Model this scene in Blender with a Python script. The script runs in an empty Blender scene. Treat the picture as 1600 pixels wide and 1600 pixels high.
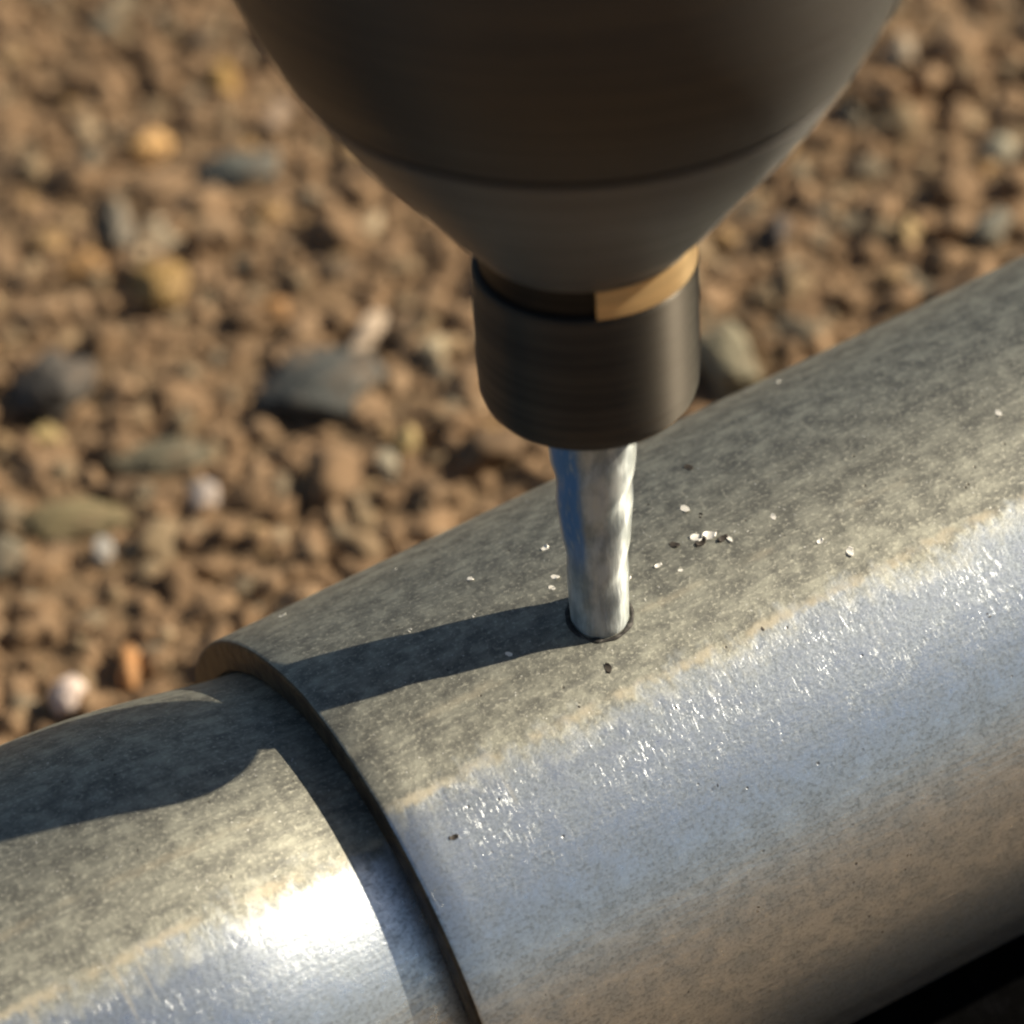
import bpy, math, random
import numpy as np
from mathutils import Vector, Matrix, noise

random.seed(7); rng = np.random.default_rng(11)
sc = bpy.context.scene
col = sc.collection
MM = 0.001                       # everything below is measured in millimetres
R = 26.6                         # radius of the big pipe; it lies along X on the ground (z = 0)

# ------------------------------------------------------------------ camera
def unit(v): v = np.array(v, float); return v / np.linalg.norm(v)
a_c, d_c = unit([.87, .415, -.29]), unit([-.045, .8, .6])      # pipe axis and drill axis seen from the camera
u_c = unit(d_c - (d_c @ a_c) * a_c); b_c = np.cross(u_c, a_c)
ROT = np.array([a_c, b_c, u_c])                                 # camera -> world
VIEW = ROT[:, 2]
DIST, PX = 400.0, 19.2                                          # camera distance, photo pixels per mm in focus
perp = unit(np.cross(VIEW, [1, 0, 0])); perp *= np.sign((ROT.T @ perp)[1])
tow = unit(np.cross([1, 0, 0], perp)); tow *= np.sign(tow @ VIEW)
AX = np.array([0, 0, R])                                        # a point on the pipe axis
HOLE = AX + R * (.565 * perp + math.sqrt(1 - .565 ** 2) * tow)  # where the bit meets the pipe
CAM = HOLE + ROT @ np.array([-137 / PX, 160 / PX, 0]) + DIST * VIEW
DRILL = ROT @ d_c                                               # drill axis, pointing up

cam = bpy.data.cameras.new('camera'); cam_o = bpy.data.objects.new('camera', cam); col.objects.link(cam_o)
m = Matrix.Identity(4)
for i in range(3):
    for j in range(3): m[i][j] = ROT[i, j]
    m[i][3] = CAM[i] * MM
cam_o.matrix_world = m
cam.sensor_width = 36; cam.lens = 36 * DIST / (1600 / PX)
cam.clip_start = 0.02; cam.clip_end = 2000
cam.dof.use_dof = True; cam.dof.focus_distance = (DIST - 1.0) * MM; cam.dof.aperture_fstop = 23; cam.dof.aperture_blades = 0
sc.camera = cam_o

# ------------------------------------------------------------------ sky, sun, exposure
SUN_EL, SUN_AZ = math.radians(30.5), math.radians(-15)            # azimuth from +X
sun_dir = Vector((math.cos(SUN_EL) * math.cos(SUN_AZ), math.cos(SUN_EL) * math.sin(SUN_AZ), math.sin(SUN_EL)))
w = bpy.data.worlds.new('World'); sc.world = w; w.use_nodes = True
nt = w.node_tree; nt.nodes.clear()
sky = nt.nodes.new('ShaderNodeTexSky'); sky.sky_type = 'NISHITA'; sky.sun_disc = False
sky.sun_elevation = SUN_EL; sky.sun_rotation = math.atan2(sun_dir.x, sun_dir.y)
bg = nt.nodes.new('ShaderNodeBackground'); bg.inputs[1].default_value = 0.05
wo = nt.nodes.new('ShaderNodeOutputWorld')
nt.links.new(sky.outputs[0], bg.inputs[0]); nt.links.new(bg.outputs[0], wo.inputs[0])
sl = bpy.data.lights.new('sun', 'SUN'); sl.energy = 5.0; sl.angle = math.radians(.53); sl.color = (1, .89, .72)
so = bpy.data.objects.new('sun', sl); col.objects.link(so)
so.rotation_euler = sun_dir.to_track_quat('Z', 'Y').to_euler(); so.location = sun_dir * 2
vs = sc.view_settings
vs.view_transform = 'Standard'; vs.look = 'None'; vs.exposure = 0.4; vs.gamma = 1; vs.use_curve_mapping = False

sc.cycles.max_bounces = 4; sc.cycles.diffuse_bounces = 2; sc.cycles.glossy_bounces = 3; sc.cycles.transmission_bounces = 0
sc.cycles.use_adaptive_sampling = True; sc.cycles.adaptive_threshold = .03; sc.cycles.filter_width = 2.2

# ------------------------------------------------------------------ node helpers
class Mat:
    def __init__(s, name):
        s.m = bpy.data.materials.new(name); s.m.use_nodes = True
        s.t = s.m.node_tree; s.b = s.t.nodes['Principled BSDF']
    def n(s, typ, ins=None, **kw):
        nd = s.t.nodes.new('ShaderNode' + typ)
        for k, v in kw.items(): setattr(nd, k, v)
        for k, v in (ins or {}).items(): s.put(nd.inputs[k], v)
        return nd
    def put(s, sock, v):
        if isinstance(v, bpy.types.NodeSocket): s.t.links.new(v, sock)
        elif isinstance(v, bpy.types.Node): s.t.links.new(v.outputs[0], sock)
        else: sock.default_value = v
    def set(s, **kw):
        for k, v in kw.items(): s.put(s.b.inputs[k.replace('_', ' ')], v)
    def uv(s): return s.n('UVMap').outputs[0]
    def obj(s): return s.n('TexCoord').outputs['Object']
    def map(s, vec, scale, loc=(0, 0, 0)): return s.n('Mapping', {'Vector': vec, 'Scale': scale, 'Location': loc}).outputs[0]
    def noise(s, vec, scale=1., detail=3., rough=.55, dist=0.):
        return s.n('TexNoise', {'Vector': vec, 'Scale': scale, 'Detail': detail, 'Roughness': rough, 'Distortion': dist}).outputs[0]
    def rng(s, v, a, b, c=0., d=1., smooth=True):
        return s.n('MapRange', {'Value': v, 'From Min': a, 'From Max': b, 'To Min': c, 'To Max': d}, interpolation_type='SMOOTHSTEP' if smooth else 'LINEAR').outputs[0]
    def math(s, op, x, y=0.): return s.n('Math', {0: x, 1: y}, operation=op).outputs[0]
    def mix(s, f, a, b):
        nd = s.n('Mix', data_type='RGBA'); s.put(nd.inputs[0], f)
        for sk, v in ((nd.inputs[6], a), (nd.inputs[7], b)): s.put(sk, (*v, 1) if isinstance(v, tuple) and len(v) == 3 else v)
        return nd.outputs[2]
    def mixf(s, f, a, b):
        nd = s.n('Mix', data_type='FLOAT'); s.put(nd.inputs[0], f); s.put(nd.inputs[2], a); s.put(nd.inputs[3], b); return nd.outputs[0]
    def ramp(s, v, stops, interp='LINEAR'):
        nd = s.n('ValToRGB', {'Fac': v}); cr = nd.color_ramp; cr.interpolation = interp
        while len(cr.elements) < len(stops): cr.elements.new(.5)
        for e, (p, c) in zip(cr.elements, stops): e.position = p; e.color = (*c, 1)
        return nd.outputs[0]
    def bump(s, h, dist, strength=1., normal=None):
        nd = s.n('Bump', {'Height': h, 'Distance': dist, 'Strength': strength})
        if normal is not None: s.put(nd.inputs['Normal'], normal)
        return nd.outputs[0]

def sep(M, v): nd = M.n('SeparateXYZ', {0: v}); return nd.outputs[0], nd.outputs[1]

def pipe_material(name, seam, seed, dull_metal=.93, shine=.30):
    """Weathered zinc-plated steel. UV is in millimetres: u along the pipe, v round it from the top towards the viewer."""
    M = Mat(name); uv = M.n('Mapping', {'Vector': M.uv(), 'Location': (seed * 37.1, 0, 0)}).outputs[0]
    u, v = sep(M, uv)
    warp = M.noise(M.map(uv, (.09, .22, 1)), 1, 2, .6)
    edge = M.noise(M.map(uv, (.9, .5, 1)), 1, 2, .6)
    vv = M.math('ADD', v, M.math('ADD', M.math('MULTIPLY', M.math('SUBTRACT', warp, .5), 6.), M.math('MULTIPLY', M.math('SUBTRACT', edge, .5), 5.)))
    dull = M.rng(vv, seam + 2.6, seam - 1.6)                        # oxide film left on the upper side
    mott = M.noise(M.map(uv, (.42, .5, 1)), 1, 5, .7)
    fine = M.noise(M.map(uv, (2.3, 3.0, 1)), 1, 4, .75)
    streak = M.noise(M.map(uv, (.06, 1.4, 1)), 1, 2, .6)            # drawn lines along the pipe
    scr = M.noise(M.map(uv, (5.5, .75, 1)), 1, 2, .75, 1.4)           # scratches running round it
    scrm = M.math('MULTIPLY', M.rng(scr, .58, .74), .40)
    scr_zone = M.rng(M.noise(M.map(uv, (.16, .3, 1), (5, 9, 0)), 1, 1), .28, .55)
    band = M.math('MULTIPLY', M.rng(v, seam - 3., seam + 1.), M.rng(v, seam + 15., seam + 7.))
    scratch = M.math('MULTIPLY', M.math('MULTIPLY', scrm, scr_zone), band)
    clean = M.mix(M.rng(mott, .3, .72), (.52, .57, .60), (.80, .85, .88))
    clean = M.mix(M.math('MULTIPLY', M.math('MULTIPLY', M.rng(fine, .44, .64), M.rng(mott, .62, .42, .45, 1.)), .8), clean, (.27, .30, .32))
    film = M.mix(M.rng(mott, .32, .68), (.19, .19, .165), (.43, .425, .35))
    film = M.mix(M.math('MULTIPLY', M.rng(streak, .45, .68), .4), film, (.17, .172, .158))
    film = M.mix(M.math('MULTIPLY', M.rng(fine, .52, .66), .7), film, (.64, .62, .51))
    c = M.mix(dull, clean, film)
    # pale line along the weld and thin dried drips below it
    line = M.math('ABSOLUTE', M.math('SUBTRACT', M.math('ADD', v, M.math('MULTIPLY', M.math('SUBTRACT', edge, .5), 1.3)), seam - .6))
    linem = M.math('MULTIPLY', M.rng(line, .75, .1), M.rng(M.noise(M.map(uv, (.3, .3, 1)), 1, 3), .38, .62))
    line2 = M.math('ABSOLUTE', M.math('SUBTRACT', M.math('ADD', v, M.math('MULTIPLY', M.math('SUBTRACT', edge, .5), .9)), seam - 6.4))
    linem = M.math('MAXIMUM', linem, M.math('MULTIPLY', M.rng(line2, .7, .0, 0., .45), M.rng(M.noise(M.map(uv, (.12, .3, 1), (3, 1, 0)), 1, 2), .45, .6)))
    drip = M.math('MULTIPLY', M.rng(M.noise(M.map(uv, (.55, .035, 1), (1.7, 0, 0)), 1, 2, .5), .655, .72), M.rng(v, seam + 11., seam + 1.))
    drip = M.math('MULTIPLY', drip, M.math('MULTIPLY', M.rng(v, seam - 2, seam), M.rng(edge, .38, .55)))
    stain = M.math('MAXIMUM', M.math('MULTIPLY', linem, .7), M.math('MULTIPLY', drip, .5))
    c = M.mix(stain, c, (.56, .49, .35))
    c = M.mix(scratch, c, (.86, .85, .82))
    glint = M.rng(M.n('TexVoronoi', {'Vector': M.map(uv, (1.5, 1.5, 1)), 'Scale': 1., 'Randomness': 1.}).outputs['Distance'], .105, .07)
    glint = M.math('MULTIPLY', glint, M.rng(M.noise(M.map(uv, (.4, .4, 1), (2, 5, 0)), 1, 3), .46, .6))
    c = M.mix(glint, c, (.9, .88, .82))
    pit = M.rng(M.n('TexVoronoi', {'Vector': M.map(uv, (.62, .62, 1), (.4, .7, 0)), 'Scale': 1., 'Randomness': 1.}).outputs['Distance'], .10, .06)
    pit = M.math('MULTIPLY', pit, M.rng(M.noise(M.map(uv, (.25, .25, 1), (7, 2, 0)), 1, 3), .49, .6))
    c = M.mix(M.math('MULTIPLY', pit, .8), c, (.06, .05, .04))
    metal = M.mixf(stain, M.mixf(dull, .93, dull_metal), .2)
    metal = M.mixf(scratch, metal, .9)
    rough = M.mixf(dull, M.rng(mott, .25, .75, shine + .10, shine - .02), .60)
    rough = M.math('ADD', rough, M.math('MULTIPLY', M.math('SUBTRACT', fine, .5), .22))
    h = M.math('ADD', M.math('MULTIPLY', fine, .5), M.math('ADD', M.math('MULTIPLY', scratch, .2), M.math('MULTIPLY', M.math('ADD', mott, streak), .6)))
    h = M.math('SUBTRACT', M.math('ADD', h, M.math('MULTIPLY', M.rng(line, 1.2, 0.), .6)), M.math('MULTIPLY', pit, .35))
    M.set(Base_Color=c, Metallic=metal, Roughness=rough, Normal=M.bump(h, .00006, .9))
    return M.m

def turned_material(name, base, rough, metal=1., rings=.5, spread=.4, aniso=0.):
    """Turned steel: fine rings round the axis (UV v is millimetres along the axis)."""
    M = Mat(name); uv = M.uv()
    r1 = M.noise(M.map(uv, (.02, 1.1, 1)), 1, 5, .6); r2 = M.noise(M.map(uv, (.03, 7., 1)), 1, 3, .6)
    sm = M.noise(M.map(uv, (.25, .4, 1)), 1, 4, .6)
    k = M.math('ADD', M.math('MULTIPLY', r1, .85), M.math('MULTIPLY', sm, .15))
    c = M.mix(M.rng(k, .3, .7), tuple(x * (1 - spread) for x in base), tuple(x * (1 + spread) for x in base))
    M.set(Base_Color=c, Metallic=metal, Roughness=M.rng(k, .3, .7, rough + .08, rough - .06), Anisotropic=aniso, Anisotropic_Rotation=.25, Tangent=M.n('Tangent', direction_type='UV_MAP', uv_map='UVMap'),
          Normal=M.bump(M.math('ADD', M.math('MULTIPLY', r1, .5), M.math('MULTIPLY', r2, .5)), .00004, rings))
    return M.m

# ------------------------------------------------------------------ mesh helpers
def mesh_obj(name, verts, faces, mat=None, parent=None, smooth=True, uvs=None):
    me = bpy.data.meshes.new(name)
    me.from_pydata((np.asarray(verts, float) * MM).tolist(), [], faces)
    if uvs is not None:
        lay = me.uv_layers.new(name='UVMap')
        lay.data.foreach_set('uv', np.asarray(uvs, np.float32).ravel())
    if smooth: me.polygons.foreach_set('use_smooth', [True] * len(me.polygons))
    me.update()
    if mat: me.materials.append(mat)
    o = bpy.data.objects.new(name, me); col.objects.link(o)
    if parent: o.parent = parent
    return o

def tag(o, label=None, cat=None, group=None, kind=None):
    for k, v in (('label', label), ('category', cat), ('group', group), ('kind', kind)):
        if v: o[k] = v
    return o

def lathe(prof, seg, fn, closed=False, uvscale=1.):
    """prof: [(h, r)], fn(h, r, angle) -> xyz. Returns verts, faces, uvs (v = h or length round for pipes)."""
    n_, verts, faces, uvs = len(prof), [], [], []
    ang = [2 * math.pi * k / seg for k in range(seg)]
    for h, r in prof:
        for t in ang: verts.append(fn(h, r, t))
    m_ = n_ if closed else n_ - 1
    for i in range(m_):
        j = (i + 1) % n_
        for k in range(seg):
            k2 = (k + 1) % seg
            faces.append((i * seg + k, i * seg + k2, j * seg + k2, j * seg + k))
            t0, t1 = 2 * math.pi * k / seg, 2 * math.pi * (k + 1) / seg
            uvs += [(prof[i], t0), (prof[i], t1), (prof[j], t1), (prof[j], t0)]
    return verts, faces, uvs

def sharpen(o, deg=28):
    me = o.data
    import bmesh
    bm = bmesh.new(); bm.from_mesh(me)
    for e in bm.edges:
        if len(e.link_faces) == 2 and e.calc_face_angle(0) > math.radians(deg): e.smooth = False
    bm.normal_update(); bm.to_mesh(me); bm.free()

def ico(sub):
    t = (1 + 5 ** .5) / 2
    v = [(-1, t, 0), (1, t, 0), (-1, -t, 0), (1, -t, 0), (0, -1, t), (0, 1, t), (0, -1, -t), (0, 1, -t), (t, 0, -1), (t, 0, 1), (-t, 0, -1), (-t, 0, 1)]
    v = [Vector(x).normalized() for x in v]
    f = [(0, 11, 5), (0, 5, 1), (0, 1, 7), (0, 7, 10), (0, 10, 11), (1, 5, 9), (5, 11, 4), (11, 10, 2), (10, 7, 6), (7, 1, 8), (3, 9, 4), (3, 4, 2), (3, 2, 6), (3, 6, 8), (3, 8, 9), (4, 9, 5), (2, 4, 11), (6, 2, 10), (8, 6, 7), (9, 8, 1)]
    for _ in range(sub):
        cache, nf = {}, []
        def mid(i, j):
            k = (min(i, j), max(i, j))
            if k not in cache: v.append(((v[i] + v[j]) / 2).normalized()); cache[k] = len(v) - 1
            return cache[k]
        for x, y, z in f:
            p, q, r = mid(x, y), mid(y, z), mid(z, x)
            nf += [(x, p, r), (y, q, p), (z, r, q), (p, q, r)]
        f = nf
    return np.array([list(x) for x in v]), np.array(f)

def stone_shape(sub, seed, rough=.35, facets=5):
    """An irregular stone: a sphere cut by a few planes and pushed about by noise."""
    v, f = ico(sub); r_ = np.random.default_rng(seed)
    out = v.copy()
    for _ in range(facets):
        nn = unit(r_.normal(size=3)); d = r_.uniform(.55, .85)
        over = out @ nn - d
        out = np.where(over[:, None] > 0, out - over[:, None] * nn * .85, out)
    off = Vector(r_.uniform(-50, 50, 3))
    k = np.array([noise.noise(Vector(p) * 1.4 + off) for p in v]); k2 = np.array([noise.noise(Vector(p) * 3.6 + off) for p in v])
    return out * (1 + rough * k + rough * .35 * k2)[:, None], f

def ray(px, py):
    d = ROT @ np.array([(px - 800) / PX, -(py - 800) / PX, -DIST]); return CAM, d
def on_ground(px, py, z=0.):
    o, d = ray(px, py); t = (z - o[2]) / d[2]; return o + t * d
def on_pipe(px, py, rad=R):
    o, d = ray(px, py); o2, d2 = o[1:] - AX[1:], d[1:]
    A, B, C = d2 @ d2, 2 * o2 @ d2, o2 @ o2 - rad * rad
    disc = B * B - 4 * A * C
    if disc < 0: return None, None
    p = o + (-B - math.sqrt(disc)) / (2 * A) * d
    n_ = np.array([0, p[1] - AX[1], p[2] - AX[2]]) / rad
    return p, n_
def arc_at(px, py, rad=R):                                          # arc from the pipe's top towards the viewer, mm
    p, n_ = on_pipe(px, py, rad); return rad * math.atan2(-n_[1], n_[2])

# ------------------------------------------------------------------ ground
GM = Mat('soil'); gv = GM.n('Mapping', {'Vector': GM.n('TexCoord').outputs['Object'], 'Scale': (1000, 1000, 1000)}).outputs[0]
g1 = GM.noise(gv, .06, 5, .6); g2 = GM.noise(gv, .5, 5, .65); g3 = GM.noise(gv, 2.4, 3, .6)
gc = GM.mix(GM.rng(g2, .3, .7), (.205, .132, .070), (.325, .212, .117))
gc = GM.mix(GM.math('MULTIPLY', GM.rng(g1, .4, .65), .5), gc, (.20, .145, .085))
gc = GM.mix(GM.math('MULTIPLY', GM.rng(g3, .5, .7), .5), gc, (.34, .22, .125))
GM.set(Base_Color=gc, Roughness=.92, Normal=GM.bump(GM.math('ADD', g2, GM.math('MULTIPLY', g3, .4)), .0012, 1.))
GM.b.inputs['Specular IOR Level'].default_value = .25

def relief(x, y):
    v = 1.3 * noise.noise(Vector((x * .035, y * .035, 3.1))) + 1.1 * noise.noise(Vector((x * .13, y * .13, 7.7))) + .8 * noise.noise(Vector((x * .33, y * .33, 1.7)))
    near_pipe = min(1, max(.12, (abs(y) - 8) / 22))
    fade = max(0, 1 - max(abs(x - 30) / 400, abs(y - 40) / 400))
    return (v - .6) * near_pipe * fade - .55 * (1 if near_pipe < .4 else 1)

def axis_coords(lo, hi, step, far):
    c = list(np.arange(lo, hi + .01, step)); s = step
    left, right, x0, x1 = [], [], c[0], c[-1]
    while x1 < far: s *= 1.5; x1 += s; right.append(x1); x0 -= s; left.append(x0)
    return left[::-1] + c + right
xs, ys = axis_coords(-110, 190, 1.5, 400000.), axis_coords(-130, 240, 1.5, 400000.)
gverts = [(x, y, relief(x, y) if abs(x) < 450 and abs(y) < 450 else -.55) for y in ys for x in xs]
nx = len(xs)
gfaces = [(j * nx + i, j * nx + i + 1, (j + 1) * nx + i + 1, (j + 1) * nx + i) for j in range(len(ys) - 1) for i in range(nx - 1)]
ground = tag(mesh_obj('ground', gverts, gfaces, GM.m), kind='structure')

def stone_material(name, value_node, stops):
    S = Mat(name); v = value_node(S)
    base = S.ramp(v, stops)
    sv = S.n('Mapping', {'Vector': S.n('TexCoord').outputs['Object'], 'Scale': (1000, 1000, 1000)}).outputs[0]
    a_ = S.noise(sv, 1.1, 4, .6); b_ = S.noise(sv, .35, 2)
    c = S.mix(S.math('MULTIPLY', S.rng(a_, .4, .7), .45), base, (.16, .10, .055))
    c = S.mix(S.math('MULTIPLY', S.rng(b_, .45, .65), .3), c, (.32, .21, .115))
    S.set(Base_Color=c, Roughness=.85, Normal=S.bump(a_, .0004, .8)); S.b.inputs['Specular IOR Level'].default_value = .3
    return S.m
soil_stops = [(0, (.085, .07, .052)), (.06, (.19, .12, .064)), (.3, (.26, .165, .089)), (.55, (.295, .188, .102)), (.74, (.345, .228, .13)), (.84, (.27, .20, .115)), (.92, (.19, .175, .13)), (.965, (.42, .26, .11)), (1, (.52, .42, .28))]
gravel_mat = stone_material('gravel', lambda S: S.n('NewGeometry').outputs['Random Per Island'], soil_stops)
stone_mat = stone_material('small_stones', lambda S: S.n('ObjectInfo').outputs['Random'], soil_stops)

MAT_BOX = (6, 82, -44, -10.6)                                        # black strip in front of the pipe
def blocked(x, y, r):
    if abs(y) - r < 13: return True
    return MAT_BOX[0] - 1 < x < MAT_BOX[1] + 1 and MAT_BOX[2] - 1 - r < y < 0
# the pebbles one can tell apart: pixel, width mm, depth mm, height mm, turn, colour, name, label
P = [
 (480, 578, 13.5, 11, 5.0, 10, (.085, .088, .078), 'large dark grey flat stone, the biggest one left of the chuck nose'),
 (230, 214, 4.4, 4.0, 3.2, 30, (.80, .48, .19), 'bright orange pebble in the upper left soil, shining brightest there'),
 (78, 585, 8.0, 10, 5.5, 0, (.085, .075, .062), 'dark brownish grey stone near the left edge of the soil'),
 (570, 505, 3.0, 7.0, 2.6, -25, (.58, .45, .32), 'pale oblong pebble just above the large dark flat stone'),
 (680, 530, 3.0, 4.0, 2.4, 0, (.62, .50, .31), 'round cream pebble close to the left side of the chuck nose'),
 (248, 432, 6.0, 8.0, 3.2, 0, (.36, .225, .075), 'round ochre stone left of the chuck, above the large grey stone'),
 (108, 792, 12.5, 5.0, 3.0, -4, (.25, .20, .10), 'long flat olive tan stone at the left edge, lower soil'),
 (312, 760, 3.2, 4.2, 2.4, 0, (.52, .44, .38), 'small whitish pebble right of the long olive tan stone'),
 (245, 692, 11, 5.0, 2.6, 3, (.17, .15, .095), 'long flat grey olive stone below the large dark grey one'),
 (637, 672, 2.8, 4.2, 2.2, 0, (.50, .37, .16), 'small yellow tan pebble left of the chuck nose bottom'),
 (602, 716, 2.6, 4.6, 2.2, 20, (.42, .36, .25), 'small oblong cream pebble just behind the pipe, left of the bit'),
 (372, 256, 8.6, 6.0, 2.6, 8, (.12, .125, .105), 'flat slate grey stone right of the bright orange pebble'),
 (345, 108, 2.8, 6.5, 2.6, 20, (.48, .29, .09), 'upright yellow orange pebble beside the chuck, upper left'),
 (1562, 214, 3.8, 5.0, 2.6, 0, (.42, .38, .27), 'pale round pebble at the right edge, right of the chuck'),
 (1405, 76, 4.0, 5.0, 2.6, 0, (.40, .32, .22), 'pale tan pebble touching the right outline of the chuck'),
 (1133, 558, 6.0, 12, 5.0, 12, (.25, .22, .14), 'large olive grey stone just right of the chuck nose'),
 (1378, 132, 5.0, 7.0, 4.6, 35, (.27, .16, .075), 'brown hooked lump of soil with a dark shadow, right of the chuck'),
 (126, 408, 4.8, 4.0, 2.6, 0, (.46, .26, .10), 'orange brown pebble left of the round ochre stone'),
 (180, 338, 3.0, 9.0, 3.2, 12, (.22, .19, .14), 'narrow upright grey stone above the orange brown pebble'),
 (70, 668, 3.0, 4.2, 2.4, 0, (.47, .35, .15), 'small yellow pebble below the dark stone at the left edge'),
 (106, 1082, 3.2, 4.6, 3.0, 0, (.82, .66, .56), 'small white pebble right behind the left pipe'),
 (196, 1030, 2.6, 6.5, 3.0, 0, (.48, .24, .09), 'upright orange pebble behind the pipe joint'),
 (156, 850, 2.4, 3.4, 2.0, 0, (.46, .43, .38), 'tiny pale grey pebble under the long olive tan stone'),
 (1213, 352, 3.0, 4.6, 2.4, 0, (.085, .07, .06), 'small dark pebble above the pipe, right of the chuck'),
 (1545, 352, 4.4, 6.0, 3.0, -15, (.20, .19, .145), 'grey green stone above the pipe at the right edge'),
 (1416, 356, 2.8, 4.4, 2.2, 0, (.50, .35, .16), 'small yellow tan pebble above the pipe on the right'),
 (430, 165, 3.2, 5.0, 2.4, 0, (.42, .30, .20), 'pinkish tan pebble touching the left outline of the chuck'),
 (420, 470, 3.8, 3.6, 2.2, 10, (.42, .22, .08), 'orange pebble above the large dark grey flat stone'),
]
placed = []
for i, (px, py, wd, dp, ht, rot, c, lab) in enumerate(P):
    S = Mat('pebble_%d' % i)
    sv = S.n('Mapping', {'Vector': S.n('TexCoord').outputs['Object'], 'Scale': (1000, 1000, 1000)}).outputs[0]
    a_ = S.noise(sv, .9, 5, .65); b_ = S.noise(sv, .25, 2)
    cc = S.mix(S.math('MULTIPLY', S.rng(a_, .42, .7), .5), c, tuple(x * .55 for x in c))
    cc = S.mix(S.math('MULTIPLY', S.rng(b_, .52, .7), .4), cc, (.24, .155, .085))
    S.set(Base_Color=cc, Roughness=.75, Normal=S.bump(a_, .0004, .8))
    p = on_ground(px, py, ht * .3)
    v, f = stone_shape(3, 100 + i, .28, 6)
    v = v * np.array([wd / 2, dp / 2, ht / 2]) * 1.05
    cz = math.atan2(ROT[1, 0], ROT[0, 0]) + math.radians(rot)
    v = v @ np.array([[math.cos(cz), math.sin(cz), 0], [-math.sin(cz), math.cos(cz), 0], [0, 0, 1]])
    o = mesh_obj('pebble', v, f.tolist(), S.m)
    zb = relief(p[0], p[1])
    o.location = Vector((p[0], p[1], zb + ht * .32)) * MM
    tag(o, lab, 'pebble', 'pebbles lying on the soil')
    placed.append((p[0], p[1], max(wd, dp) * .5))

# the 300 larger stones bedded in the soil, parts of the ground
shapes = []
for k in range(14):
    v, f = stone_shape(2, 500 + k, .33, 5)
    me = bpy.data.meshes.new('stone'); me.from_pydata((v * MM).tolist(), [], f.tolist()); me.materials.append(stone_mat)
    me.polygons.foreach_set('use_smooth', [True] * len(f)); shapes.append(me)
cnt = 0
while cnt < 300:
    px, py = rng.uniform(-60, 1660), rng.uniform(-60, 1120)
    p = on_ground(px, py); r = float(np.clip(rng.lognormal(.62, .32), 1.2, 4.2))
    if blocked(p[0], p[1], r) or any((p[0] - q[0]) ** 2 + (p[1] - q[1]) ** 2 < (.75 * (r + q[2])) ** 2 for q in placed): continue
    q_, _ = on_pipe(px, py - 30)
    if q_ is not None and rng.random() < .85: continue
    o = bpy.data.objects.new('stone', shapes[cnt % 14]); col.objects.link(o); o.parent = ground
    s = (r * rng.uniform(.8, 1.3), r * rng.uniform(.8, 1.25), r * rng.uniform(.55, .95))
    o.scale = s; o.rotation_euler = (rng.uniform(-.4, .4), rng.uniform(-.4, .4), rng.uniform(0, 6.28))
    o.location = Vector((p[0], p[1], relief(p[0], p[1]) + s[2] * .05)) * MM
    placed.append((p[0], p[1], r)); cnt += 1

# the countless finer grains
protos = [stone_shape(1, 900 + k, .34, 4) for k in range(16)]; low = [stone_shape(0, 950 + k, .3, 2) for k in range(8)]
big = np.array(placed)
def grains(n_, x0, x1, y0, y1, mu, sg, lo, hi, kinds, keep=None):
    V, F, off, done = [], [], 0, 0
    while done < n_:
        x, y = rng.uniform(x0, x1), rng.uniform(y0, y1); r = float(np.clip(rng.lognormal(mu, sg), lo, hi))
        if blocked(x, y, r) or (keep and not keep(x, y)): continue
        dd = np.hypot(big[:, 0] - x, big[:, 1] - y)
        if (dd < big[:, 2] * .8).any(): continue
        v, f = kinds[int(rng.integers(len(kinds)))]
        t = rng.uniform(0, 6.28); ct, st = math.cos(t), math.sin(t)
        v = v * np.array([rng.uniform(.8, 1.35), rng.uniform(.75, 1.2), rng.uniform(.6, 1.05)]) * r
        v = v @ np.array([[ct, st, 0], [-st, ct, 0], [0, 0, 1]])
        V.append(v + np.array([x, y, relief(x, y) + r * rng.uniform(-.6, .2)])); F.append(f + off); off += len(v); done += 1
    return np.concatenate(V), np.concatenate(F)
in_view = lambda x, y: True
v1, f1 = grains(12500, -100, 140, 25, 210, .05, .38, .45, 2.3, protos)
v2, f2 = grains(6000, -110, 190, -130, 240, .05, .35, .5, 2.2, low, lambda x, y: not (-100 < x < 140 and 25 < y < 210))
gr = mesh_obj('gravel', np.concatenate([v1, v2]), np.concatenate([f1, f2 + len(v1)]).tolist(), gravel_mat)
tag(gr, 'loose brown grit and fine gravel covering the soil behind the pipe', 'gravel', kind='stuff')

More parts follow.
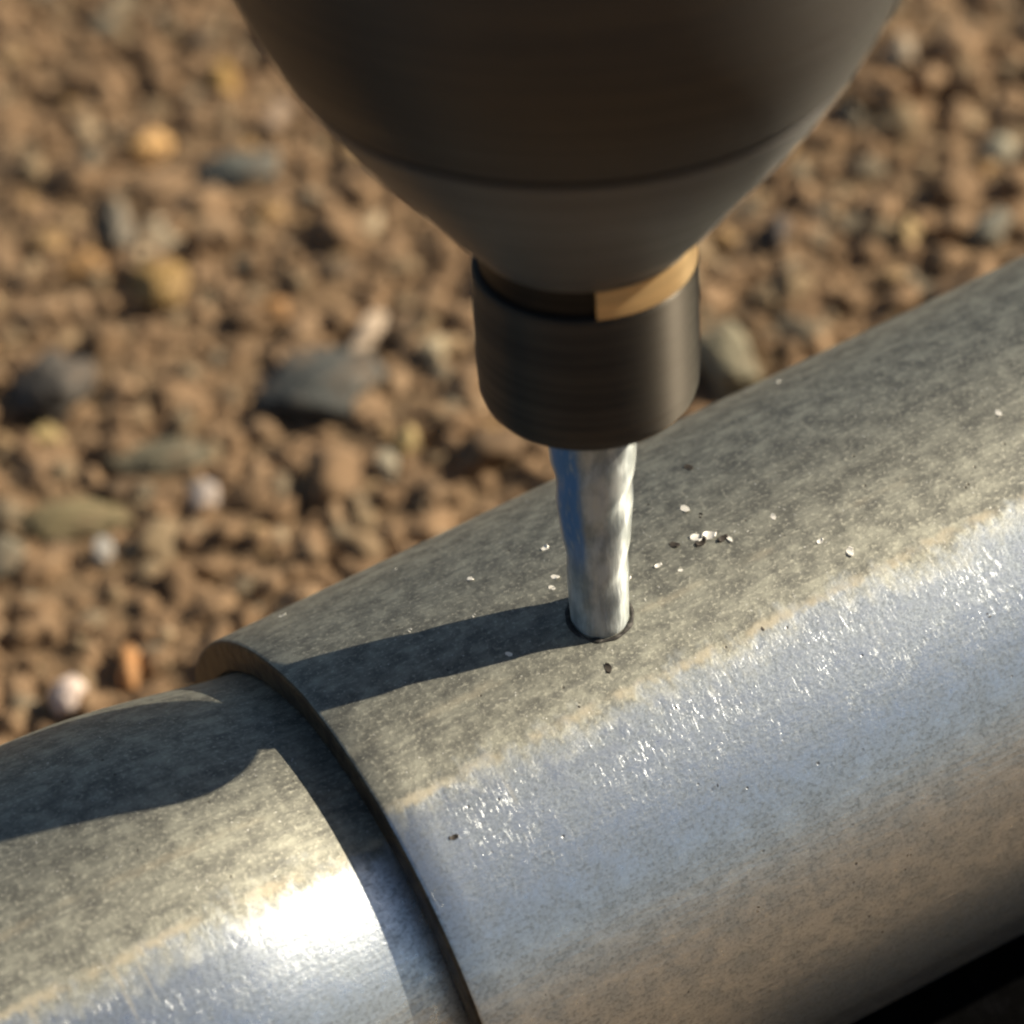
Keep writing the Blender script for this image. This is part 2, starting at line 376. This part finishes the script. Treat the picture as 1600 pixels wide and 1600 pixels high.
# ------------------------------------------------------------------ black strip in front of the pipe
def black_strip():
    x0, x1, y0, y1 = MAT_BOX; nx_, ny_ = 60, 28; T = 1.7
    top, bot = [], []
    for j in range(ny_ + 1):
        for i in range(nx_ + 1):
            fx, fy = i / nx_, j / ny_
            x, y = x0 + (x1 - x0) * fx, y0 + (y1 - y0) * fy
            e = min(1, min(fx, 1 - fx) * nx_ / 2., min(fy, 1 - fy) * ny_ / 2.)
            b = .25 * noise.noise(Vector((x * .12, y * .12, 5))) + .15 * noise.noise(Vector((x * .5, y * .5, 9)))
            top.append((x, y, T - .45 * (1 - e) ** 2 + b * e * .6)); bot.append((x, y, -.3))
    V = top + bot; n1 = len(top); F = []
    for j in range(ny_):
        for i in range(nx_):
            k = j * (nx_ + 1) + i
            F.append((k, k + 1, k + nx_ + 2, k + nx_ + 1)); F.append((n1 + k, n1 + k + nx_ + 1, n1 + k + nx_ + 2, n1 + k + 1))
    for i in range(nx_):
        a, b = i, ny_ * (nx_ + 1) + i
        F.append((a, n1 + a, n1 + a + 1, a + 1)); F.append((b + 1, n1 + b + 1, n1 + b, b))
    for j in range(ny_):
        a, b = j * (nx_ + 1), j * (nx_ + 1) + nx_
        F.append((a + nx_ + 1, n1 + a + nx_ + 1, n1 + a, a)); F.append((b, n1 + b, n1 + b + nx_ + 1, b + nx_ + 1))
    S = Mat('strip_black'); sv = S.n('Mapping', {'Vector': S.obj(), 'Scale': (1000, 1000, 1000)}).outputs[0]
    a_ = S.noise(sv, .5, 4, .6)
    S.set(Base_Color=S.mix(S.rng(a_, .4, .7), (.0012, .0012, .0012), (.0035, .0035, .004)), Roughness=.9, Normal=S.bump(S.noise(sv, 2.5, 3), .0003, .8))
    S.b.inputs['Specular IOR Level'].default_value = .04
    o = mesh_obj('black_strip', V, F, S.m)
    tag(o, 'black strip on the ground in front of the pipe, lower right corner', 'rubber strip')
black_strip()

# ------------------------------------------------------------------ the two pipes
SEAM = arc_at(1100, 1035)
def pipe_fn(end_skew=0.):
    def fn(x, r, t):
        y, z = -r * math.sin(t), r * math.cos(t)
        if end_skew and x < -20: x = x - end_skew * max(0, y)
        return (x, y, R + z)
    return fn
def pipe_uv(uvs, rad): return [(p[0], rad * (t if t <= math.pi + 1e-6 else t - 2 * math.pi)) for p, t in uvs]
def fix_wrap(uv, rad):
    uv = np.array(uv).reshape(-1, 4, 2)
    for q in uv:
        if q[:, 1].max() - q[:, 1].min() > rad: q[q[:, 1] > 0, 1] -= 2 * math.pi * rad
    return uv.reshape(-1, 2)

XE = -24.5
outer = [(XE, R - .55), (XE + .06, R - .3), (XE + .22, R - .1), (XE + .5, R)] + [(x, R) for x in np.linspace(XE + 3, 150, 44)]
inner = [(150, R - 3.0), (40, R - 3.0), (XE + 3, R - 3.0), (XE + .25, R - 3.0), (XE, R - 2.7)]
v, f, u = lathe(outer + inner, 288, pipe_fn(.05), closed=True)
big_pipe = mesh_obj('steel_pipe', v, f, pipe_material('zinc_steel_big', SEAM, 0), uvs=fix_wrap(pipe_uv(u, R), R))
EM = Mat('shaded_cut_end'); ev = EM.n('Mapping', {'Vector': EM.obj(), 'Scale': (1000, 1000, 1000)}).outputs[0]
e_ = EM.noise(ev, .6, 4, .6)
EM.set(Base_Color=EM.mix(EM.rng(e_, .35, .65), (.045, .036, .026), (.10, .075, .045)), Metallic=.6, Roughness=.5, Normal=EM.bump(e_, .0003, .6))  # cut end coloured dark, its shade put into the base colour
big_pipe.data.materials.append(EM.m)
for pl in big_pipe.data.polygons:
    if pl.normal.x < -.6: pl.material_index = 1
sharpen(big_pipe, 35)
tag(big_pipe, 'scratched grey steel pipe being drilled, lying diagonally across the picture', 'pipe')

rp = [(-160, 26.7), (-120, 26.7), (-90, 26.7), (-70, 26.7), (-58, 26.68), (-50, 26.6), (-45, 26.45), (-41, 26.2), (-38, 25.85), (-35, 25.35), (-32.5, 24.9), (-30, 24.4), (-28, 23.97), (-26, 23.65), (-24.5, 23.5), (-22, 23.4), (-15, 23.4), (10, 23.4)]
hs = np.linspace(-60, -20, 70); rr = np.interp(hs, [p[0] for p in rp], [p[1] for p in rp]); ker = np.ones(7) / 7
rr2 = np.convolve(np.pad(rr, 3, 'edge'), ker, 'valid')
op = [(-160, 26.7), (-110, 26.7), (-80, 26.7)] + list(zip(hs, rr2)) + [(-10, 23.4), (10, 23.4)]
ip = [(10, 20.2), (-22, 20.2), (-45, 23.6), (-160, 23.6)]
v, f, u = lathe(op + ip, 288, pipe_fn(), closed=True)
left_pipe = mesh_obj('necked_pipe', v, f, pipe_material('zinc_steel_left', SEAM + .8, 3, .93, .28), uvs=fix_wrap(pipe_uv(u, 26), 26))
sharpen(left_pipe, 35)
tag(left_pipe, 'shiny steel pipe with narrowed end pushed into the bigger pipe, lower left', 'pipe')

# ------------------------------------------------------------------ the drill
DV = Vector(DRILL); e1 = DV.cross(Vector((0, 1, 0))).normalized(); e2 = DV.cross(e1)    # e1 ~ right? checked below
if e1.x < 0: e1 = -e1
e2 = DV.cross(e1)                                                  # away from the viewer
root = bpy.data.objects.new('power_drill', None); col.objects.link(root); root.empty_display_size = .01
BASE = 21.7
root.matrix_world = Matrix(((e1.x, e2.x, DV.x, 0), (e1.y, e2.y, DV.y, 0), (e1.z, e2.z, DV.z, 0), (0, 0, 0, 1)))
root.location = Vector(HOLE + BASE * DRILL) * MM
tag(root, 'dark steel drill chuck held over the pipe, pointing straight down', 'drill')
def dfn(h, r, t): return (r * math.cos(t), r * math.sin(t), h - BASE)
def turned(name, prof, mat, parent, seg=160, closed=True, sharp=30):
    v, f, u = lathe(prof, seg, dfn, closed=closed)
    o = mesh_obj(name, v, f, mat, parent, uvs=[(p[1] * t, p[0] + .6 * p[1]) for p, t in u])
    sharpen(o, sharp); return o
black_steel = turned_material('black_steel', (.090, .084, .076), .46, 1., .3, .12, .75)
grey_steel = turned_material('grey_steel', (.155, .150, .142), .44, 1., .3, .14, .75)
nose_steel = turned_material('nose_steel', (.082, .073, .060), .53, 1., .3, .12, .9)
dark_gap = turned_material('gap_steel', (.02, .018, .016), .5, .8, .3)
sunlit_tan = turned_material('collar_sunlit', (.62, .42, .20), .38, .55, .4, .12)

def smooth_prof(pts, n_):
    h = np.array([p[0] for p in pts]); r = np.array([p[1] for p in pts]); t = np.linspace(0, len(pts) - 1, n_)
    hh, r2 = np.interp(t, range(len(pts)), h), np.interp(t, range(len(pts)), r)
    k = max(3, n_ // len(pts) | 1); ker = np.ones(k) / k
    p = k // 2
    def sm(z): return np.convolve(np.concatenate([2 * z[0] - z[p:0:-1], z, 2 * z[-1] - z[-2:-p - 2:-1]]), ker, 'valid')
    return list(zip(sm(hh), sm(r2)))
# nose (the tip of the chuck that carries the jaws)
nose = [(22.3, 3.95), (21.9, 5.6), (21.75, 6.6), (21.9, 7.35), (22.3, 7.95), (22.9, 8.4), (23.8, 8.68), (25, 8.78), (30, 8.82), (34.5, 8.84), (34.85, 8.78), (35.0, 8.62), (35.0, 7.9), (40, 7.9), (40, 4.0), (30, 4.0)]
turned('chuck_nose', nose, nose_steel, root)
# neck behind the nose and an added golden segment painting its sunlit right side
turned('collar', [(34.6, 8.2), (37.6, 8.2), (39.5, 8.2), (39.5, 6), (34.6, 6)], dark_gap, root)
def segment():
    V, F = [], []; a0, a1, n_ = math.radians(-113), math.radians(38), 40
    prof = [(35.06, 8.3), (35.06, 8.78), (35.25, 8.8), (37.4, 8.52), (37.5, 8.3)]
    for i in range(n_ + 1):
        t = a0 + (a1 - a0) * i / n_
        for h, r in prof: V.append(dfn(h, r, t))
    k = len(prof)
    for i in range(n_):
        for j in range(k - 1): F.append((i * k + j, (i + 1) * k + j, (i + 1) * k + j + 1, i * k + j + 1))
        F.append((i * k + k - 1, (i + 1) * k + k - 1, (i + 1) * k, i * k))
    F.append(tuple(range(k))); F.append(tuple(n_ * k + j for j in range(k))[::-1])
    uv = [(V[i][0], V[i][2]) for fc in F for i in fc]
    o = mesh_obj('collar_sunlit_side', V, F, sunlit_tan, root, uvs=uv); sharpen(o, 25); o['label'] = 'golden tan segment painting the sunlit side of the collar'
segment()
# lower cone ring, groove, upper sleeve
low_ring = smooth_prof([(38.1, 8.9), (39.0, 9.75), (40, 10.7), (42, 12.2), (44, 13.7), (46.5, 15.7), (49, 17.65), (52, 19.75), (55.2, 21.75)], 60)
turned('chuck_cone', [(37.5, 7.6), (37.5, 8.5), (37.7, 8.75)] + low_ring + [(55.5, 21.75), (55.55, 21.2), (55.55, 18), (40, 7.6)], grey_steel, root, 200)
turned('groove', [(55.3, 18), (55.3, 21.15), (56.6, 21.6), (56.6, 18)], dark_gap, root, 160)
up = smooth_prof([(56.5, 22.45), (58.5, 23.5), (61, 24.7), (64, 25.8), (67, 26.5), (71, 27.0), (76, 27.2), (90, 27.2), (98, 27.0)], 80)
turned('chuck_sleeve', [(56.2, 20.5), (56.2, 22.0), (56.28, 22.3)] + up + [(99, 26.6), (99.5, 25.8), (99.5, 15), (60, 15)], black_steel, root, 220)
housing = [(100, 12), (100, 26), (101, 27.5), (104, 28.5), (112, 30), (122, 34), (136, 36), (160, 37), (215, 37), (240, 36), (252, 32), (258, 24), (260, 12)]  # unseen motor housing, added bulky to block sky reflected in the pipe
H = Mat('unseen_housing_plastic'); hn = H.noise(H.n('Mapping', {'Vector': H.obj(), 'Scale': (1000, 1000, 1000)}).outputs[0], 2., 2)
H.set(Base_Color=(.022, .022, .024, 1), Roughness=.55, Normal=H.bump(hn, .0002, .4))
turned('unseen_housing', housing, H.m, root, 96)
def unseen_grip():  # unseen grip and battery, added and turned to darken the pipe's sky reflection
    """Unseen pistol grip standing out sideways from the housing, with the battery at its end."""
    rings, V, F = [], [], []; ax = Vector((.12, .99, 0)).normalized(); sd = Vector((0, 0, 1)).cross(ax)
    spec = [(20, 17, 26, 178), (40, 16, 23, 180), (70, 16, 21, 186), (105, 17, 22, 192), (122, 22, 30, 195), (126, 36, 52, 195), (160, 37, 54, 195), (166, 30, 46, 195)]
    for l, wx, wz, h in spec:
        rings.append([len(V) + k for k in range(32)])
        for k in range(32):
            t = 2 * math.pi * k / 32; cx, cz = math.cos(t), math.sin(t)
            cx, cz = math.copysign(abs(cx) ** .6, cx), math.copysign(abs(cz) ** .6, cz)
            V.append(tuple(ax * l + sd * (wx * cx) + Vector((0, 0, h - BASE + wz * cz))))
    for p_, q_ in zip(rings, rings[1:]):
        for k in range(32): F.append((p_[k], p_[(k + 1) % 32], q_[(k + 1) % 32], q_[k]))
    F.append(tuple(rings[-1])); F.append(tuple(rings[0][::-1]))
    g = mesh_obj('unseen_grip', V, F, H.m, root); sharpen(g, 40)
unseen_grip()
turned('spindle', [(98, 5), (98, 9), (102, 9), (102, 5)], nose_steel, root, 64)

# twist bit: two flutes wound round a slightly tapering core
def twist_bit():
    seg, n_ = 96, 150; V, F, U = [], [], []
    h0, h1 = -3.2, 34.
    for i in range(n_ + 1):
        h = h0 + (h1 - h0) * i / n_
        rad = float(np.interp(h, [-3.2, -.6, 0, 4, 9, 14, 19, 34], [.5, 2.3, 2.42, 2.5, 2.85, 3.3, 3.65, 3.7]))
        tw = h / 15. * 2 * math.pi
        dep = float(np.interp(h, [0, 4, 20, 26], [.03, .07, .08, 0]))
        for k in range(seg):
            t = 2 * math.pi * k / seg
            ph = math.cos(2 * (t - tw)); fl = max(0, ph) ** 1.3
            r = rad * (1 - dep * fl) + .03 * noise.noise(Vector((math.cos(t) * 2, math.sin(t) * 2, h * .8)))
            V.append((r * math.cos(t), r * math.sin(t), h))
    for i in range(n_):
        for k in range(seg):
            k2 = (k + 1) % seg; F.append((i * seg + k, i * seg + k2, (i + 1) * seg + k2, (i + 1) * seg + k))
    F.append(tuple(range(seg))[::-1]); F.append(tuple(n_ * seg + k for k in range(seg)))
    for fc in F:
        for i in fc: U.append(((math.degrees(math.atan2(V[i][1], V[i][0])) % 360) * .05, V[i][2]))
    B = Mat('bit_steel'); buv = B.uv(); bu, bv = sep(B, buv)
    n1 = B.noise(B.map(buv, (.7, .25, 1)), 1, 4, .6); n2 = B.noise(B.map(buv, (2.5, .5, 1)), 1, 3, .6)
    bc = B.mix(B.rng(n1, .35, .65), (.34, .37, .365), (.60, .63, .61))
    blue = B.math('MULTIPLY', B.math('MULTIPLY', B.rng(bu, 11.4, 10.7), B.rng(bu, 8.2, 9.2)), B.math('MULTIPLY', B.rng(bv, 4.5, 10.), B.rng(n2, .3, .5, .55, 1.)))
    bc = B.mix(blue, bc, (.11, .24, .46))                          # left-side sky reflection painted in as blue
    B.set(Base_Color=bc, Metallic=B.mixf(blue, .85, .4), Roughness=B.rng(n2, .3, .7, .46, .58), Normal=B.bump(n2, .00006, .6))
    B.set(Anisotropic=.85, Anisotropic_Rotation=.25, Tangent=B.n('Tangent', direction_type='UV_MAP', uv_map='UVMap'))
    mt = B.m
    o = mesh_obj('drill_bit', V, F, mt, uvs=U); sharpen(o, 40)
    o.matrix_world = Matrix(((e1.x, e2.x, DV.x, 0), (e1.y, e2.y, DV.y, 0), (e1.z, e2.z, DV.z, 0), (0, 0, 0, 1)))
    o.location = Vector(HOLE) * MM
    tag(o, 'bright steel twist bit running from the chuck into the pipe', 'drill bit')
twist_bit()

# ------------------------------------------------------------------ raised burr round the hole (part of the pipe)
HN = unit(HOLE - np.array([HOLE[0], 0, R]))
def burr():
    V, F = [], []; seg, pr = 72, 8
    t1 = np.array([1., 0, 0]); t2 = np.cross(HN, t1)
    for i in range(seg):
        t = 2 * math.pi * i / seg
        k = .13 + .14 * noise.noise(Vector((math.cos(t) * 2.2, math.sin(t) * 2.2, 4)))
        for j in range(pr):
            q = 2 * math.pi * j / pr; rad = 2.62 + k * 1.5 * math.cos(q)
            p = HOLE + t1 * rad * math.cos(t) + t2 * rad * math.sin(t)
            s = p - np.array([p[0], 0, R]); s = np.array([p[0], 0, R]) + unit(s) * R
            V.append(s + HN * k * .8 * math.sin(q))
    for i in range(seg):
        for j in range(pr):
            i2, j2 = (i + 1) % seg, (j + 1) % pr; F.append((i * pr + j, i2 * pr + j, i2 * pr + j2, i * pr + j2))
    S = Mat('burr'); sv = S.n('Mapping', {'Vector': S.obj(), 'Scale': (1000, 1000, 1000)}).outputs[0]; a_ = S.noise(sv, 1.8, 3)
    S.set(Base_Color=S.mix(S.rng(a_, .45, .7), (.035, .032, .028), (.12, .11, .095)), Metallic=.3, Roughness=.7)
    mesh_obj('burr', V, F, S.m, big_pipe)
burr()

# ------------------------------------------------------------------ metal shavings lying on the pipes
def shaving(seed):
    r_ = np.random.default_rng(seed); V, F = [], []; n_ = 9; turn = r_.uniform(.7, 2.2); w_ = r_.uniform(.5, .9); th = .12
    for i in range(n_ + 1):
        s = i / n_; t = turn * (s - .5); rad = .55 * (1 - .35 * s); wd = w_ * (.35 + .65 * math.sin(math.pi * min(.95, max(.08, s))))
        for sd in (-1, 1):
            for k in (0, 1):
                rr_ = rad + k * th
                V.append((rr_ * math.sin(t), sd * wd / 2 + .25 * (s - .5), .55 - rr_ * math.cos(t) * .8))
    for i in range(n_):
        a = i * 4; b = a + 4
        F += [(a, b, b + 2, a + 2), (a + 1, a + 3, b + 3, b + 1), (a, a + 1, b + 1, b), (a + 2, b + 2, b + 3, a + 3)]
    F += [(0, 2, 3, 1), (n_ * 4, n_ * 4 + 1, n_ * 4 + 3, n_ * 4 + 2)]
    V = np.array(V); V[:, 2] -= V[:, 2].min(); return V, F
def chip_mat(name, c, rough, metal=1.):
    S = Mat(name); S.set(Base_Color=(*c, 1), Metallic=metal, Roughness=rough); return S.m
bright, darkm = chip_mat('shaving_bright', (.92, .88, .78), .4, .25), chip_mat('shaving_dark', (.055, .045, .035), .6, .3)
chip_mesh = {}
for nm, mt in (('b', bright), ('d', darkm)):
    for k in range(6):
        v, f = shaving(40 + k); me = bpy.data.meshes.new('metal_shaving'); me.from_pydata((v * MM).tolist(), [], f); me.materials.append(mt); chip_mesh[nm, k] = me
G1, G2, G3 = 'bright shavings right of the drill bit', 'bright shavings left of the drill bit', 'dark specks on the pipe'
CH = [(1215, 597, 'b', 1.0, 'lone bright shaving on the pipe just right of the chuck nose', None), (1070, 795, 'b', 1.2, 'bright shaving just above the small heap right of the bit', G1), (1208, 807, 'b', .95, 'bright shaving up and right of the small heap', G1), (1027, 884, 'b', 1.15, 'oblong bright shaving between the drill bit and the small heap', G1), (1063, 891, 'b', .95, 'small round bright shaving straight below the small heap', G1),
 (981, 904, 'b', 1., 'bright shaving touching the right side of the drill bit', None), (1087, 840, 'b', 1.50, 'bright shaving at the left end of the small heap right of the bit', None), (1106, 837, 'b', 1.62, 'brightest shaving in the middle of the small heap right of the bit', None),
 (1096, 846, 'd', 2.08, 'dark shaving in the small heap right of the drill bit', None), (1128, 842, 'd', 2.00, 'dark shaving at the right end of the small heap', None), (1140, 843, 'b', 1.44, 'long bright shaving at the right end of the small heap', None), (1055, 852, 'd', 1.76, 'dark shaving left of the small heap, near the bit', None),
 (1328, 863, 'b', 1.3, 'curled bright shaving on the right half of the pipe', None), (1560, 645, 'b', .9, 'bright shaving on the pipe close to the right edge', None), (1282, 845, 'b', .95, 'bright shaving between the small heap and the curled one further right', G1), (1170, 831, 'b', .6, 'faint tiny shaving just right of the small heap', G1), (1008, 938, 'b', .7, 'tiny shaving low beside the right foot of the bit', G1), (1240, 930, 'b', .6, 'tiny shaving near the tan line, below the curled bright one', G1),
 (1076, 730, 'd', 1.60, 'dark shaving on the pipe below the chuck nose, right of the bit', None), (1095, 805, 'd', .9, 'dark shaving just above the small heap', None),
 (357, 974, 'b', 1.1, 'pale shaving on the rim of the big pipe, far left', None), (442, 962, 'b', 1.1, 'shaving standing on the top edge of the pipe near its rim', None), (617, 890, 'b', .8, 'small shaving near the far edge, midway between rim and bit', G2), (735, 905, 'b', 1.1, 'bright shaving between the bit shadow and the far pipe edge', G2), (757, 798, 'b', 1.1, 'bright shaving on the far edge of the pipe left of the bit', None),
 (852, 856, 'b', 1., 'bright shaving close to the left side of the bit, above its shadow', G2), (815, 825, 'd', .8, 'dark speck on the pipe top left of the bit', None), (740, 962, 'b', .7, 'tiny shaving on the upper edge of the bit shadow', G2), (795, 1022, 'b', 1.3, 'long bright shaving at the lower edge of the bit shadow', None), (868, 902, 'b', 1.2, 'shaving caught at the left foot of the drill bit', None), (862, 918, 'b', .9, 'tiny shaving where the bit shadow begins', G2), (640, 985, 'b', .6, 'tiny shaving at the upper shadow edge, nearer the pipe rim', G2),
 (950, 1043, 'd', 1.6, 'dark oval shaving on the pipe just below the bit', None), (710, 1308, 'd', 1.6, 'dark curled shaving on the pipe side near its rim', None), (1192, 982, 'd', 1.1, 'dark speck on the tan line right of the bit', G3), (1120, 1228, 'd', .8, 'dark speck in the middle of the blue band', G3), (1545, 962, 'd', .8, 'dark speck in the blue band near the right edge', G3), (1185, 1421, 'd', .8, 'dark speck low on the brownish lower side of the pipe', G3), (1420, 1336, 'd', .8, 'dark speck on the brownish lower side, further right', G3), (905, 1102, 'd', .9, 'dark speck below the bit, just above the tan line', G3), (1075, 1550, 'd', .8, 'lowest dark speck on the pipe, near the bottom edge', G3)]
for i, (px, py, kd, s, lab, grp) in enumerate(CH):
    p, n_ = on_pipe(px, py)
    if p is None: continue
    o = bpy.data.objects.new('metal_shaving', chip_mesh[kd, i % 6]); col.objects.link(o)
    q = Vector(n_).to_track_quat('Z', 'Y') @ Matrix.Rotation(rng.uniform(0, 6.28), 3, 'Z').to_quaternion()
    o.rotation_mode = 'QUATERNION'; o.rotation_quaternion = q; sc_ = s * (.72 if kd == 'b' else .58); o.scale = (sc_, sc_, sc_ * .8)
    o.location = Vector(p - n_ * .05) * MM
    tag(o, lab, 'shaving', grp or 'metal shavings on the pipe')
